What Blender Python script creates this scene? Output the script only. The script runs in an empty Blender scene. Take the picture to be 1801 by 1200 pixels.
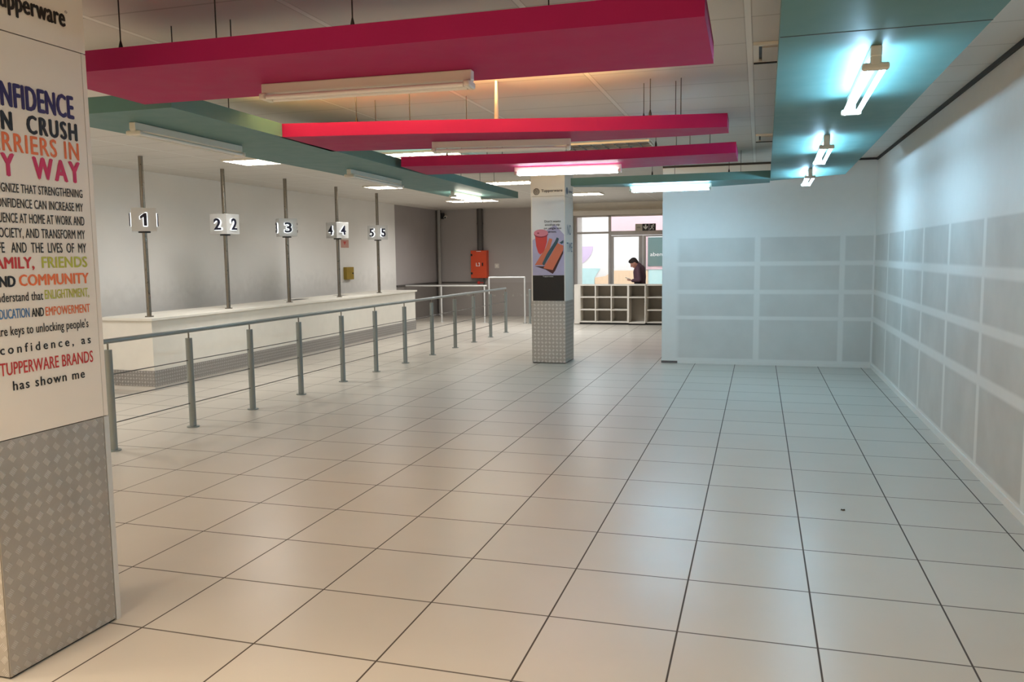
import bpy, bmesh, math, random
from mathutils import Vector, Matrix
random.seed(7)
C = bpy.context.scene.collection
scene = bpy.context.scene

# ------------------------------------------------------------------ camera
F_PX, PITCH, YAW, ROLL, CAM_H = 1438.7, 0.103293, 0.292790, -0.0116769, 1.7039
cy_, sy_ = math.cos(YAW), math.sin(YAW)
fwd = Vector((-sy_*math.cos(PITCH), cy_*math.cos(PITCH), -math.sin(PITCH)))
right = Vector((cy_, sy_, 0)); up = right.cross(fwd)
r2 = right*math.cos(ROLL) + up*math.sin(ROLL)
u2 = -right*math.sin(ROLL) + up*math.cos(ROLL)
cam_data = bpy.data.cameras.new('camera'); cam = bpy.data.objects.new('camera', cam_data); C.objects.link(cam)
cam.matrix_world = Matrix(((r2.x, u2.x, -fwd.x, 0), (r2.y, u2.y, -fwd.y, 0), (r2.z, u2.z, -fwd.z, CAM_H), (0, 0, 0, 1)))
cam_data.sensor_fit = 'HORIZONTAL'; cam_data.sensor_width = 36.0
cam_data.lens = 36.0*F_PX/1801.0
cam_data.clip_start = 0.05; cam_data.clip_end = 200
scene.camera = cam

# ------------------------------------------------------------------ world, exposure
WORLD_STRENGTH = 2.3
world = bpy.data.worlds.new('sky'); scene.world = world; world.use_nodes = True
wn = world.node_tree.nodes['Background']
wn.inputs[0].default_value = (0.93, 0.96, 1.0, 1); wn.inputs[1].default_value = WORLD_STRENGTH
vs = scene.view_settings
scene.display_settings.display_device = 'sRGB'
vs.view_transform = 'Standard'; vs.look = 'None'; vs.gamma = 1.0; vs.use_curve_mapping = False
vs.exposure = 0.42
scene.cycles.use_denoising = True
scene.cycles.max_bounces = 10; scene.cycles.diffuse_bounces = 6
scene.cycles.sample_clamp_indirect = 6.0
scene.cycles.caustics_reflective = False; scene.cycles.caustics_refractive = False

# lamp strengths (radiance of the tubes) and colours
COOL = (0.43, 0.74, 1.0); COOL_L = 53.0
NEUT = (0.95, 0.93, 1.0); NEUT_L = 19.0
WARMW = (1.0, 0.93, 0.78); WARMW_L = 22.0
TROF = (1.0, 0.84, 0.62); TROF_L = 9.0
UPL = (1.0, 0.60, 0.22); UPL_L = 4.0; UPL_W = 85.0
FILL = (1.0, 0.81, 0.60); FILL_W = 60.0  # warm fill lights added out of view around the camera
SIDE = (1.0, 0.97, 0.92); SIDE_W = 43.0

CEIL = 3.06

# ------------------------------------------------------------------ helpers
def lin(c):
    return tuple(((v/255)/12.92 if v/255 <= 0.04045 else (((v/255)+0.055)/1.055)**2.4) for v in c)

class MB:
    """collects shapes; build() links them as ONE mesh object"""
    def __init__(s): s.v = []; s.f = []; s.m = []; s.sm = []; s.cur = 0
    def add(s, vs, fs, smooth=False):
        b = len(s.v); s.v += [Vector(p) for p in vs]
        for f in fs:
            s.f.append([b+i for i in f]); s.m.append(s.cur); s.sm.append(smooth)
        return s
    def box(s, x0, x1, y0, y1, z0, z1):
        return s.add([(x0,y0,z0),(x1,y0,z0),(x1,y1,z0),(x0,y1,z0),(x0,y0,z1),(x1,y0,z1),(x1,y1,z1),(x0,y1,z1)],
                     [(0,3,2,1),(4,5,6,7),(0,1,5,4),(1,2,6,5),(2,3,7,6),(3,0,4,7)])
    def bar(s, a, b, w, h, upv=(0,0,1)):
        a = Vector(a); b = Vector(b); d = (b-a).normalized(); sd = d.cross(Vector(upv)).normalized(); u = sd.cross(d)
        vs = []
        for p in (a, b):
            for (i, j) in ((-1,-1),(1,-1),(1,1),(-1,1)): vs.append(p + sd*w/2*i + u*h/2*j)
        return s.add(vs, [(0,3,2,1),(4,5,6,7),(0,1,5,4),(1,2,6,5),(2,3,7,6),(3,0,4,7)])
    def cyl(s, a, b, r0, r1=None, n=16, cap=True):
        r1 = r0 if r1 is None else r1
        a = Vector(a); b = Vector(b); d = (b-a).normalized()
        t = Vector((1,0,0)) if abs(d.x) < .9 else Vector((0,1,0))
        e1 = d.cross(t).normalized(); e2 = d.cross(e1)
        vs = []
        for p, r in ((a, r0), (b, r1)):
            for k in range(n):
                g = 2*math.pi*k/n; vs.append(p + e1*r*math.cos(g) + e2*r*math.sin(g))
        s.add(vs, [(k, (k+1) % n, n+(k+1) % n, n+k) for k in range(n)], True)
        if cap:
            s.add(vs[:n], [tuple(range(n))[::-1]]); s.add(vs[n:], [tuple(range(n))])
        return s
    def prism(s, poly, z0, z1):
        n = len(poly)
        vs = [(x, y, z0) for x, y in poly] + [(x, y, z1) for x, y in poly]
        return s.add(vs, [tuple(range(n))[::-1], tuple(range(n, 2*n))] + [(k, (k+1) % n, n+(k+1) % n, n+k) for k in range(n)])
    def plate(s, pts, off):
        """polygon of 3D points thickened by the vector off"""
        n = len(pts); P = [Vector(p) for p in pts]; off = Vector(off)
        return s.add(P + [p+off for p in P], [tuple(range(n)), tuple(range(n, 2*n))[::-1]] + [(k, (k+1) % n, n+(k+1) % n, n+k) for k in range(n)])
    def ellipsoid(s, c, r, nu=16, nv=10, rot=None):
        vs = []; fs = []
        R = rot or Matrix.Identity(3); c = Vector(c)
        for i in range(nv+1):
            th = math.pi*i/nv
            for k in range(nu):
                ph = 2*math.pi*k/nu
                vs.append(c + R @ Vector((r[0]*math.sin(th)*math.cos(ph), r[1]*math.sin(th)*math.sin(ph), r[2]*math.cos(th))))
        for i in range(nv):
            for k in range(nu):
                fs.append((i*nu+k, (i+1)*nu+k, (i+1)*nu+(k+1) % nu, i*nu+(k+1) % nu))
        return s.add(vs, fs, True)
    def capsule(s, a, b, r0, r1):
        s.cyl(a, b, r0, r1, 14, True); s.ellipsoid(a, (r0,)*3, 14, 8); s.ellipsoid(b, (r1,)*3, 14, 8); return s
    def build(s, name, mats, parent=None, bevel=0):
        me = bpy.data.meshes.new(name)
        o = bpy.data.objects.new(name, me); C.objects.link(o)
        off = Vector((0,0,0))
        if parent is not None:
            o.parent = parent; p = parent
            while p is not None: off += p.location; p = p.parent
        me.from_pydata([v-off for v in s.v], [], s.f)
        for mm in (mats if isinstance(mats, (list, tuple)) else [mats]): me.materials.append(mm)
        me.polygons.foreach_set('material_index', s.m); me.polygons.foreach_set('use_smooth', s.sm)
        me.update()
        bm = bmesh.new(); bm.from_mesh(me); bmesh.ops.recalc_face_normals(bm, faces=bm.faces); bm.to_mesh(me); bm.free()
        if bevel:
            b = o.modifiers.new('bevel', 'BEVEL'); b.width = bevel; b.segments = 2; b.limit_method = 'ANGLE'; b.angle_limit = 0.6
        return o

def thing(name, label, cat, loc=(0,0,0), group=None):
    o = bpy.data.objects.new(name, None); C.objects.link(o); o.location = loc; o.empty_display_size = .1
    o['label'] = label; o['category'] = cat
    if group: o['group'] = group
    return o
def tag(o, label, cat, group=None):
    o['label'] = label; o['category'] = cat
    if group: o['group'] = group
    return o
def struct(o): o['kind'] = 'structure'; return o

# ------------------------------------------------------------------ materials
class NT:
    def __init__(s, name):
        s.m = bpy.data.materials.new(name); s.m.use_nodes = True
        s.t = s.m.node_tree; s.b = s.t.nodes['Principled BSDF']; s.out = s.t.nodes['Material Output']
    def n(s, typ, **kw):
        nd = s.t.nodes.new(typ)
        for k, v in kw.items(): setattr(nd, k, v)
        return nd
    def link(s, a, b): s.t.links.new(a, b)
    def val(s, sock, v):
        if isinstance(v, (int, float)): sock.default_value = v
        else: s.link(v, sock)
    def math(s, op, a, b=0.0, c=None):
        nd = s.n('ShaderNodeMath', operation=op); s.val(nd.inputs[0], a); s.val(nd.inputs[1], b)
        if c is not None: s.val(nd.inputs[2], c)
        return nd.outputs[0]
    def step(s, v, e0, e1, o0=0.0, o1=1.0):
        nd = s.n('ShaderNodeMapRange', interpolation_type='SMOOTHSTEP'); s.val(nd.inputs[0], v)
        nd.inputs[1].default_value = e0; nd.inputs[2].default_value = e1; nd.inputs[3].default_value = o0; nd.inputs[4].default_value = o1
        return nd.outputs[0]
    def pos(s):
        g = s.n('ShaderNodeNewGeometry'); x = s.n('ShaderNodeSeparateXYZ'); s.link(g.outputs['Position'], x.inputs[0]); s.gp = g.outputs['Position']
        return x.outputs
    def noise(s, scale, detail=3, vec=None, rough=.5):
        nd = s.n('ShaderNodeTexNoise'); nd.inputs['Scale'].default_value = scale; nd.inputs['Detail'].default_value = detail; nd.inputs['Roughness'].default_value = rough
        if vec is None:
            g = s.n('ShaderNodeNewGeometry'); ad = s.n('ShaderNodeVectorMath', operation='ADD'); s.link(g.outputs['Position'], ad.inputs[0]); ad.inputs[1].default_value = (3.17, 7.41, 5.3371); vec = ad.outputs[0]
        s.link(vec, nd.inputs['Vector']); return nd.outputs[0]
    def mix(s, f, a, b):
        nd = s.n('ShaderNodeMix', data_type='RGBA'); s.val(nd.inputs[0], f)
        for i, c in ((6, a), (7, b)):
            if isinstance(c, tuple): nd.inputs[i].default_value = (*c[:3], 1)
            else: s.link(c, nd.inputs[i])
        return nd.outputs[2]
    def bump(s, h, strength=.3, dist=.01):
        nd = s.n('ShaderNodeBump'); nd.inputs['Strength'].default_value = strength; nd.inputs['Distance'].default_value = dist
        s.link(h, nd.inputs['Height']); s.link(nd.outputs[0], s.b.inputs['Normal'])
    def color(s, c):
        if isinstance(c, tuple): s.b.inputs['Base Color'].default_value = (*c[:3], 1)
        else: s.link(c, s.b.inputs['Base Color'])

def mat(name, rgb, rough=.5, metal=0.0, var=.06, scale=6.0, bump=0.0, spec=.5):
    t = NT(name); c = lin(rgb)
    n = t.noise(scale, 4)
    t.color(t.mix(n, tuple(v*(1-var) for v in c), tuple(min(1, v*(1+var)) for v in c)))
    t.val(t.b.inputs['Roughness'], t.step(n, .2, .8, max(.02, rough-.04), min(1, rough+.04)))
    t.b.inputs['Metallic'].default_value = metal; t.b.inputs['Specular IOR Level'].default_value = spec
    if bump: t.bump(t.noise(scale*20, 2), bump, .002)
    return t.m
def emit(name, col, L):
    t = NT(name); t.b.inputs['Base Color'].default_value = (.9,.9,.9,1)
    t.b.inputs['Emission Color'].default_value = (*col, 1); t.b.inputs['Emission Strength'].default_value = L
    return t.m
def glass_mat(name, tint=(1,1,1), refl=.08):
    t = NT(name); t.t.nodes.remove(t.b)
    tr = t.n('ShaderNodeBsdfTransparent'); tr.inputs[0].default_value = (*tint, 1)
    gl = t.n('ShaderNodeBsdfGlossy'); gl.inputs['Roughness'].default_value = .02
    fr = t.n('ShaderNodeFresnel'); fr.inputs[0].default_value = 1.45
    mx = t.n('ShaderNodeMixShader'); t.link(fr.outputs[0], mx.inputs[0]); t.link(tr.outputs[0], mx.inputs[1]); t.link(gl.outputs[0], mx.inputs[2])
    t.link(mx.outputs[0], t.out.inputs[0]); return t.m

def tread(name, cell=.055, rgb=(178,172,164), k=.26):
    t = NT(name); p = t.pos()
    u = t.math('ADD', p[0], p[1]); v = p[2]
    us = t.math('DIVIDE', u, cell); vs_ = t.math('DIVIDE', v, cell)
    par = t.math('MODULO', t.math('ADD', t.math('ADD', t.math('FLOOR', us), t.math('FLOOR', vs_)), 1000), 2)
    fu = t.math('SUBTRACT', t.math('FRACT', us), .5); fv = t.math('SUBTRACT', t.math('FRACT', vs_), .5)
    sgn = t.math('SUBTRACT', t.math('MULTIPLY', t.math('ROUND', par), 2), 1)
    a = t.math('MULTIPLY', t.math('ADD', fu, t.math('MULTIPLY', fv, sgn)), .7071)
    b = t.math('MULTIPLY', t.math('SUBTRACT', fv, t.math('MULTIPLY', fu, sgn)), .7071)
    # five short bars: length along a, spaced along b
    bars = t.math('POWER', t.math('ABSOLUTE', t.math('COSINE', t.math('MULTIPLY', b, math.pi/.125))), .7)
    env = t.math('MULTIPLY', t.step(t.math('ABSOLUTE', a), .17, .25, 1, 0), t.step(t.math('ABSOLUTE', b), .28, .33, 1, 0))
    h = t.math('MULTIPLY', bars, env)
    n = t.noise(5, 4); n2 = t.noise(60, 3)
    c = lin(rgb)
    base = t.mix(n, tuple(x*.74 for x in c), c)
    t.color(t.mix(t.math('MULTIPLY', h, k), base, (.86,.84,.81)))  # raised bars coloured paler, their metal glint put into the colour
    t.b.inputs['Metallic'].default_value = .5
    t.val(t.b.inputs['Roughness'], t.step(t.math('ADD', n, t.math('MULTIPLY', n2, .3)), .3, .9, .34, .52))
    t.bump(h, .55, .004); return t.m

def floor_mat():
    t = NT('floor_tile'); p = t.pos()
    X0, Y0, TX, TY = -0.3241, 3.61797, .6, .61547
    ux = t.math('DIVIDE', t.math('SUBTRACT', p[0], X0), TX); uy = t.math('DIVIDE', t.math('SUBTRACT', p[1], Y0), TY)
    fx = t.math('FRACT', t.math('ADD', ux, 100)); fy = t.math('FRACT', t.math('ADD', uy, 100))
    dx = t.math('MULTIPLY', t.math('MINIMUM', fx, t.math('SUBTRACT', 1, fx)), TX)
    dy = t.math('MULTIPLY', t.math('MINIMUM', fy, t.math('SUBTRACT', 1, fy)), TY)
    gx = t.step(dx, .0030, .0054, 1, 0); gy = t.step(dy, .0036, .0062, 1, 0)
    g = t.math('MAXIMUM', gx, t.math('MULTIPLY', gy, .9))
    cv = t.n('ShaderNodeCombineXYZ'); t.link(t.math('FLOOR', ux), cv.inputs[0]); t.link(t.math('FLOOR', uy), cv.inputs[1])
    wn_ = t.n('ShaderNodeTexWhiteNoise', noise_dimensions='3D'); t.link(cv.outputs[0], wn_.inputs[0])
    n = t.noise(3.0, 5); n2 = t.noise(1.1, 3)
    c1, c2 = lin((186,179,168)), lin((197,190,179))
    tile = t.mix(t.math('ADD', t.math('MULTIPLY', wn_.outputs[0], .4), t.math('MULTIPLY', n, .6)), c1, c2)
    t.color(t.mix(g, tile, lin((58,46,35))))
    ro = t.math('ADD', t.math('ADD', .285, t.math('MULTIPLY', n2, .06)), t.math('MULTIPLY', g, .4))
    t.val(t.b.inputs['Roughness'], ro)
    t.b.inputs['Specular IOR Level'].default_value = .55
    t.bump(t.math('SUBTRACT', 1.0, g), .12, .004); return t.m

def ceiling_mat():
    t = NT('ceiling_tile'); p = t.pos()
    fx = t.math('FRACT', t.math('ADD', t.math('DIVIDE', t.math('ADD', p[0], .085), 1.18), 50))
    fy = t.math('FRACT', t.math('ADD', t.math('DIVIDE', t.math('SUBTRACT', p[1], 5.07), .604), 50))
    dx = t.math('MULTIPLY', t.math('MINIMUM', fx, t.math('SUBTRACT', 1, fx)), 1.18)
    dy = t.math('MULTIPLY', t.math('MINIMUM', fy, t.math('SUBTRACT', 1, fy)), .604)
    run = t.step(dx, .016, .020, 1, 0); jo = t.step(dy, .006, .012, 1, 0)
    edge = t.step(dx, .019, .028, 1, 0)
    n = t.noise(2.0, 4); n2 = t.noise(160, 2)
    tile = t.mix(n, lin((202,197,189)), lin((214,209,202)))
    c = t.mix(t.math('MULTIPLY', jo, .4), tile, lin((130,122,110)))
    c = t.mix(t.math('MULTIPLY', edge, .45), c, lin((120,112,102)))
    c = t.mix(run, c, lin((226,224,218)))
    t.color(c); t.val(t.b.inputs['Roughness'], t.step(n, .2, .8, .55, .7))
    t.bump(t.math('ADD', t.math('MULTIPLY', n2, .15), run), .3, .006); return t.m

def ghost_wall(name, axis, vlines, hlines, ztop, seed=0.0, dirt=1.0):
    """white wall with grey grime rectangles left where display panels were taken down"""
    t = NT(name); p = t.pos(); u = p[axis]; z = p[2]
    m = None
    for c, w in vlines:
        k = t.step(t.math('ABSOLUTE', t.math('SUBTRACT', u, c)), w*.6, w*1.25, 1, 0); m = k if m is None else t.math('MAXIMUM', m, k)
    for c, w in hlines:
        k = t.step(t.math('ABSOLUTE', t.math('SUBTRACT', z, c)), w*.55, w*1.3, 1, 0); m = t.math('MAXIMUM', m, k)
    m = t.math('MAXIMUM', m, t.step(z, ztop-.012, ztop+.012, 0, 1))
    m = t.math('MAXIMUM', m, t.step(z, .075, .10, 1, 0))
    n = t.noise(2.4, 5); n2 = t.noise(9, 4); n3 = t.noise(.8, 2)
    g = t.math('MULTIPLY', t.math('SUBTRACT', 1, m), t.step(t.math('ADD', t.math('MULTIPLY', n, .6), t.math('MULTIPLY', n3, .5)), .3, .8, .55*dirt, 1.0*dirt))
    col = t.mix(t.math('MULTIPLY', n2, .35), lin((224,223,218)), lin((208,206,200)))
    t.color(t.mix(g, col, lin((186,184,178))))
    t.b.inputs['Roughness'].default_value = .62
    t.bump(t.noise(90, 3), .08, .003); return t.m

def left_wall_mat():
    t = NT('left_wall_paint'); p = t.pos(); y = p[1]; z = p[2]
    n = t.noise(1.3, 4); n2 = t.noise(7, 4)
    white = t.mix(n, lin((224,223,221)), lin((236,234,231)))
    stain = t.math('MULTIPLY', t.step(t.math('ADD', z, t.math('MULTIPLY', n2, .5)), 1.15, 1.75, 1, 0), .28)
    white = t.mix(stain, white, lin((150,147,142)))
    grey = t.mix(n, lin((152,146,145)), lin((164,158,157)))
    low = t.mix(n, lin((120,114,110)), lin((132,126,122)))
    grey = t.mix(t.step(z, .95, .97, 1, 0), grey, low)
    t.color(t.mix(t.step(y, 19.50, 19.52, 0, 1), white, grey)); t.b.inputs['Roughness'].default_value = .6; return t.m
def back_wall_mat():
    t = NT('grey_wall_paint'); p = t.pos(); z = p[2]
    n = t.noise(1.3, 4); n2 = t.noise(14, 3)
    grey = t.mix(n, lin((154,148,146)), lin((168,161,158)))
    low = t.mix(n, lin((146,140,136)), lin((160,153,148)))
    c = t.mix(t.step(z, .95, .97, 1, 0), grey, low)
    sc = t.math('MULTIPLY', t.step(t.math('ABSOLUTE', t.math('SUBTRACT', z, .60)), .01, .05, 1, 0), t.step(n2, .56, .64, 0, .7))
    t.color(t.mix(sc, c, lin((185,180,172)))); t.b.inputs['Roughness'].default_value = .6; return t.m

M = {}
M['floor'] = floor_mat(); M['ceiling'] = ceiling_mat()
M['tread'] = tread('tread_plate'); M['tread_far'] = tread('tread_plate_glint', .06, (190,184,176), .6); M['tread_small'] = tread('tread_plate_counter', .045, (160,156,152), .32)  # far plate carries a stronger painted glint on its bars
M['white'] = mat('white_laminate', (226,222,212), .4); M['wallwhite'] = mat('white_paint', (222,220,214), .6)
M['panel'] = mat('white_panel', (226,219,210), .38, var=.03); M['trim'] = mat('pale_trim', (205,200,192), .4)
M['gap'] = mat('dark_gap', (52,48,44), .7); M['black'] = mat('black_plastic', (22,22,24), .45)
M['pink'] = mat('pink_paint', (160,22,84), .6, var=.05, spec=.2); M['teal'] = mat('teal_paint', (86,124,121), .5, var=.05, spec=.25)
M['steel'] = mat('brushed_steel', (136,130,120), .3, 1.0, .08, 30); M['darksteel'] = mat('grey_painted_steel', (138,144,142), .36, .45, .06, 20)
M['satin'] = mat('satin_aluminium', (206,206,204), .38, .35, .04, 30); M['alu'] = mat('window_aluminium', (168,164,162), .4, .5)
M['wire'] = mat('dark_wire', (60,56,54), .5, .5); M['cable'] = mat('railing_wire', (96,92,88), .4, .8)
M['lampbody'] = mat('lamp_body', (222,216,202), .4, var=.03); M['tubeoff'] = mat('unlit_tube', (236,232,224), .2, var=.02)
M['louvre'] = mat('louvre_metal', (214,212,206), .22, .9, .03)
M['cool'] = emit('cool_tube', COOL, COOL_L); M['cool_far'] = emit('cool_tube_bright', COOL, COOL_L*1.5); M['neut'] = emit('neutral_tube', NEUT, NEUT_L); M['warmw'] = emit('warm_white_tube', WARMW, WARMW_L)
M['fins'] = mat('louvre_fins', (120,116,110), .5)
M['trof'] = emit('troffer_tube', TROF, TROF_L); M['upl'] = emit('amber_tube', UPL, UPL_L)
M['halo'] = emit('halo_led', (.92,.97,1.0), 1.5)
M['navy'] = mat('navy_acrylic', (18,20,44), .3)
M['glass'] = glass_mat('window_glass')
M['orange'] = mat('orange_red_paint', (214,74,34), .45); M['red'] = mat('red_paint', (190,44,40), .5)
M['pipe'] = mat('dark_grey_pipe', (78,74,72), .5); M['pipe_l'] = mat('light_grey_pipe', (150,146,142), .5)
M['gold'] = mat('ochre_box', (150,124,40), .5); M['paper'] = mat('notice_paper', (196,150,140), .7)
M['beige'] = mat('beige_panel', (196,189,178), .6)
M['shelfin'] = mat('shelf_back', (150,142,130), .6); M['shelf'] = mat('shelf_white', (214,207,196), .5)
for k, c in dict(NAVY=(44,32,92), K=(24,20,18), OR=(222,112,58), MAG=(196,40,92), RED=(186,46,44), LIME=(176,180,62), BLUE=(70,118,170), TEALTXT=(84,104,128), W=(235,235,235)).items():
    M['t_'+k] = mat('print_'+k.lower(), c, .5, var=.03)
M['sky_lilac'] = mat('lilac_vinyl', (214,196,226), .5); M['cyan_v'] = mat('pale_cyan_vinyl', (196,232,232), .5); M['peach_v'] = mat('peach_vinyl', (244,214,180), .5)
M['pink_v'] = mat('pale_pink_vinyl', (226,196,202), .5); M['shopglass'] = mat('dark_shop_glass', (96,124,124), .2)
M['facade'] = mat('white_facade', (240,240,238), .6); M['pave'] = mat('walkway_tile', (200,196,190), .4)

# ------------------------------------------------------------------ text
FONT_CACHE = {}
def text_outline(body, bold, spacing):
    cu = bpy.data.curves.new('t', 'FONT'); cu.body = body; cu.size = 1; cu.offset = bold; cu.space_character = spacing; cu.fill_mode = 'FRONT'; cu.resolution_u = 3
    o = bpy.data.objects.new('t', cu); C.objects.link(o)
    dg = bpy.context.evaluated_depsgraph_get(); dg.update()
    me = o.evaluated_get(dg).to_mesh()
    vs = [tuple(v.co) for v in me.vertices]; fs = [tuple(p.vertices) for p in me.polygons]
    o.evaluated_get(dg).to_mesh_clear(); bpy.data.objects.remove(o); bpy.data.curves.remove(cu)
    return vs, fs
def lettering(body, visible, h, s0, s1, origin, rv, uv, nv, m, parent, bold=0.0, spacing=1.0, name='lettering', depth=0.0):
    """text on a plane: the substring `visible` (the end of body) spans s0..s1 along rv from origin; h is the height of its capitals"""
    heavy = bold; bold = 0.0 if not depth else bold
    vs, fs = text_outline(body, bold, spacing); capv, _ = text_outline('H', bold, 1); vv, _ = text_outline(visible, bold, spacing)
    cap = max(v[1] for v in capv)
    wv = max(v[0] for v in vv)-min(v[0] for v in vv); sx = (s1-s0)/wv; x1 = max(v[0] for v in vs); sz = h/cap
    rv, uv, nv, origin = Vector(rv), Vector(uv), Vector(nv), Vector(origin)
    mb = MB(); P = [origin + rv*(s1 + (v[0]-x1)*sx) + uv*(v[1]*sz) + nv*.0015 for v in vs]
    if depth:
        n = len(P); mb.add(P + [p+nv*depth for p in P], [f[::-1] for f in fs] + [tuple(i+n for i in f) for f in fs])
        ed = {}
        for f in fs:
            for a, b in zip(f, f[1:]+f[:1]): ed[(a, b)] = 1
        bd = [(a, b) for (a, b) in ed if (b, a) not in ed]
        mb.add(P + [p+nv*depth for p in P], [(a, b, b+n, a+n) for a, b in bd])
    else:
        mb.add(P, fs)
        k = max(0.0, heavy-bold)*sz
        if k > 0:
            for q, (a_, b_) in enumerate(((-1, 0), (1, 0), (0, -.5), (0, .5))):
                mb.add([p + rv*k*a_ + uv*k*b_ + nv*.0002*(q+1) for p in P], fs)
    return mb.build(name, m, parent)

# ================================================================== THE SETTING
YF, YB, YW, XL, XR = -4.0, 22.4, 21.3, -9.0, 1.62
struct(MB().box(XL-.2, XR+.2, YF-.2, YB+.2, -.12, 0).build('floor', M['floor']))
struct(MB().box(XL-.2, XR+.2, YF-.2, YB+.2, CEIL, CEIL+.12).build('ceiling', M['ceiling']))
struct(MB().box(XL-.2, XL, YF-.2, YB+.2, 0, CEIL).build('wall_left', left_wall_mat()))
struct(MB().box(XL, -4.75, YB, YB+.2, 0, CEIL).build('wall_back', back_wall_mat()))
struct(MB().box(-4.85, -4.69, YW-.1, YB, 0, CEIL).build('wall_return', M['wallwhite']))
struct(MB().box(XL, XR, YF-.2, YF, 0, CEIL).build('wall_front', M['wallwhite']))
vl = [(1.62,.03)] + [(11.72-1.196*k, .045) for k in range(0, 12)]
vl = [(13.0, .04)] + vl[1:]
struct(MB().box(XR, XR+.2, YF, YB, 0, CEIL).build('wall_right', ghost_wall('right_wall_paint', 1, vl, [(1.545,.045),(1.122,.04),(.725,.045)], 1.945, 0, 1.0)))
struct(MB().box(-1.447, XR, 13.0, 13.14, 0, CEIL).build('wall_middle', ghost_wall('partition_paint', 0, [(-1.33,.14),(-.02,.045),(1.18,.04),(1.62,.025)], [(1.548,.035),(1.12,.035),(.72,.03)], 1.945, 3, .7)))
# baseboards and shadow-gap trims
struct(MB().box(-1.45, XR-.012, 12.988, 13.0, 0, .045).build('baseboard_middle', M['wallwhite']))
struct(MB().box(XR-.012, XR, YF, 13.0, 0, .06).build('baseboard_right', M['wallwhite']))
struct(MB().box(XR-.02, XR, YF, 13.0, CEIL-.035, CEIL).build('trim_1', M['gap']))
struct(MB().box(-1.447, XR-.02, 12.98, 13.0, CEIL-.03, CEIL).build('trim_2', M['gap']))
struct(MB().box(-1.449, -1.2, 12.975, 12.988, 0, .035).build('trim_3', mat('scuffed_skirting', (104,96,92), .7, var=.3, scale=30)))
struct(MB().box(XL, XL+.03, 19.51, YB-.03, .945, .985).box(XL, -7.75, YB-.03, YB, .945, .985).build('trim_4', M['pipe']))
# window wall
struct(MB().box(-4.69, XR, YW, YW+.2, 2.88, CEIL).build('wall_bulkhead', M['wallwhite']))
struct(MB().box(-1.2, XR, YW, YW+.2, 0, 2.88).build('wall_far', M['wallwhite']))
struct(MB().box(-4.69, -1.2, YW-.16, YW+.05, 2.735, 2.86).build('trim_5', M['trim'], bevel=.01))
struct(MB().box(-4.69, -1.2, YW-.10, YW, 2.86, 2.90).build('trim_6', M['trim']))
w = struct(MB().box(-4.69, -4.60, YW, YW+.08, 0, 2.735).box(-4.60, -3.765, YW+.005, YW+.07, 2.262, 2.315).box(-3.765, -3.700, YW, YW+.08, 0, 2.735)
    .box(-4.6, -1.2, YW, YW+.08, 2.695, 2.735).box(-3.700, -1.2, YW, YW+.08, 2.215, 2.325).box(-4.60, -3.765, YW+.005, YW+.07, 0, .12).box(-1.98, -1.90, YW, YW+.08, 0, 2.215).box(-1.26, -1.2, YW, YW+.08, 0, 2.7).build('window_1', M['alu'], bevel=.004))
for (a, b, z0, z1) in ((-4.60,-3.765,.12,2.262),(-4.60,-3.765,2.315,2.695),(-3.70,-1.2,2.325,2.695),(-1.90,-1.26,.05,2.215)):
    MB().box(a, b, YW+.035, YW+.041, z0, z1).build('pane', M['glass'], w)
for i, (a, b, hx) in enumerate(((-3.70,-2.875,-2.95),(-2.865,-1.98,-2.80))):
    d = struct(MB().box(a, a+.07, YW+.01, YW+.06, .01, 2.205).box(b-.10, b, YW+.01, YW+.06, .01, 2.205).box(a+.07, b-.10, YW+.01, YW+.06, 2.17, 2.205)
               .box(a+.07, b-.10, YW+.01, YW+.06, .01, .14).build('door_%d' % (i+1), M['alu'], bevel=.004))
    MB().box(a+.07, b-.10, YW+.032, YW+.038, .14, 2.17).build('pane', M['glass'], d)
    MB().cyl((hx, YW-.03, .95), (hx, YW-.03, 1.25), .012).cyl((hx, YW-.03, .98), (hx, YW+.012, .98), .008).cyl((hx, YW-.03, 1.22), (hx, YW+.012, 1.22), .008).build('handle', M['steel'], d)
# outside, across the walkway
struct(MB().box(-14, 6, YB+.2, 27, -.12, 0).build('walkway', M['pave']))
fa = struct(MB().box(-14, 6, 25.5, 25.8, 0, 5.5).build('wall_outside', M['facade']))
lil = [(-5.9,1.985),(-4.99,1.985)] + [(-4.99-.85*(1-math.cos(a))*1.0, 1.985-.66*math.sin(a)) for a in [math.pi/2*k/8 for k in range(1, 9)]] + [(-5.9,1.325)]
MB().plate([(x, 25.495, z) for x, z in lil], (0,-.01,0)).build('vinyl_graphic', M['sky_lilac'], fa)
MB().plate([(-6.5,25.49,.3),(-4.95,25.49,.3),(-4.95,25.49,1.0),(-4.76,25.49,1.29),(-6.5,25.49,1.31)], (0,-.01,0)).build('vinyl_graphic', M['cyan_v'], fa)
MB().plate([(-4.93,25.49,.3),(-3.28,25.49,.3),(-3.28,25.49,1.22),(-4.33,25.49,1.22),(-4.6,25.49,1.05),(-4.93,25.49,1.0)], (0,-.01,0)).build('vinyl_graphic', M['peach_v'], fa)
MB().box(-3.25, 1.0, 25.48, 25.5, .3, 1.25).build('vinyl_graphic', M['cyan_v'], fa)
MB().box(-4.43, 1.0, 25.40, 25.5, 2.44, 3.6).build('fascia', M['pink_v'], fa)
sw = MB().box(-3.27, -1.4, 25.44, 25.5, 1.35, 2.23).build('shop_window', M['shopglass'], fa)
MB().box(-3.36, -1.3, 25.46, 25.5, 1.25, 1.35).box(-3.36, -3.27, 25.46, 25.5, 1.35, 2.3).build('window_frame', M['pink_v'], fa)
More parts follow.
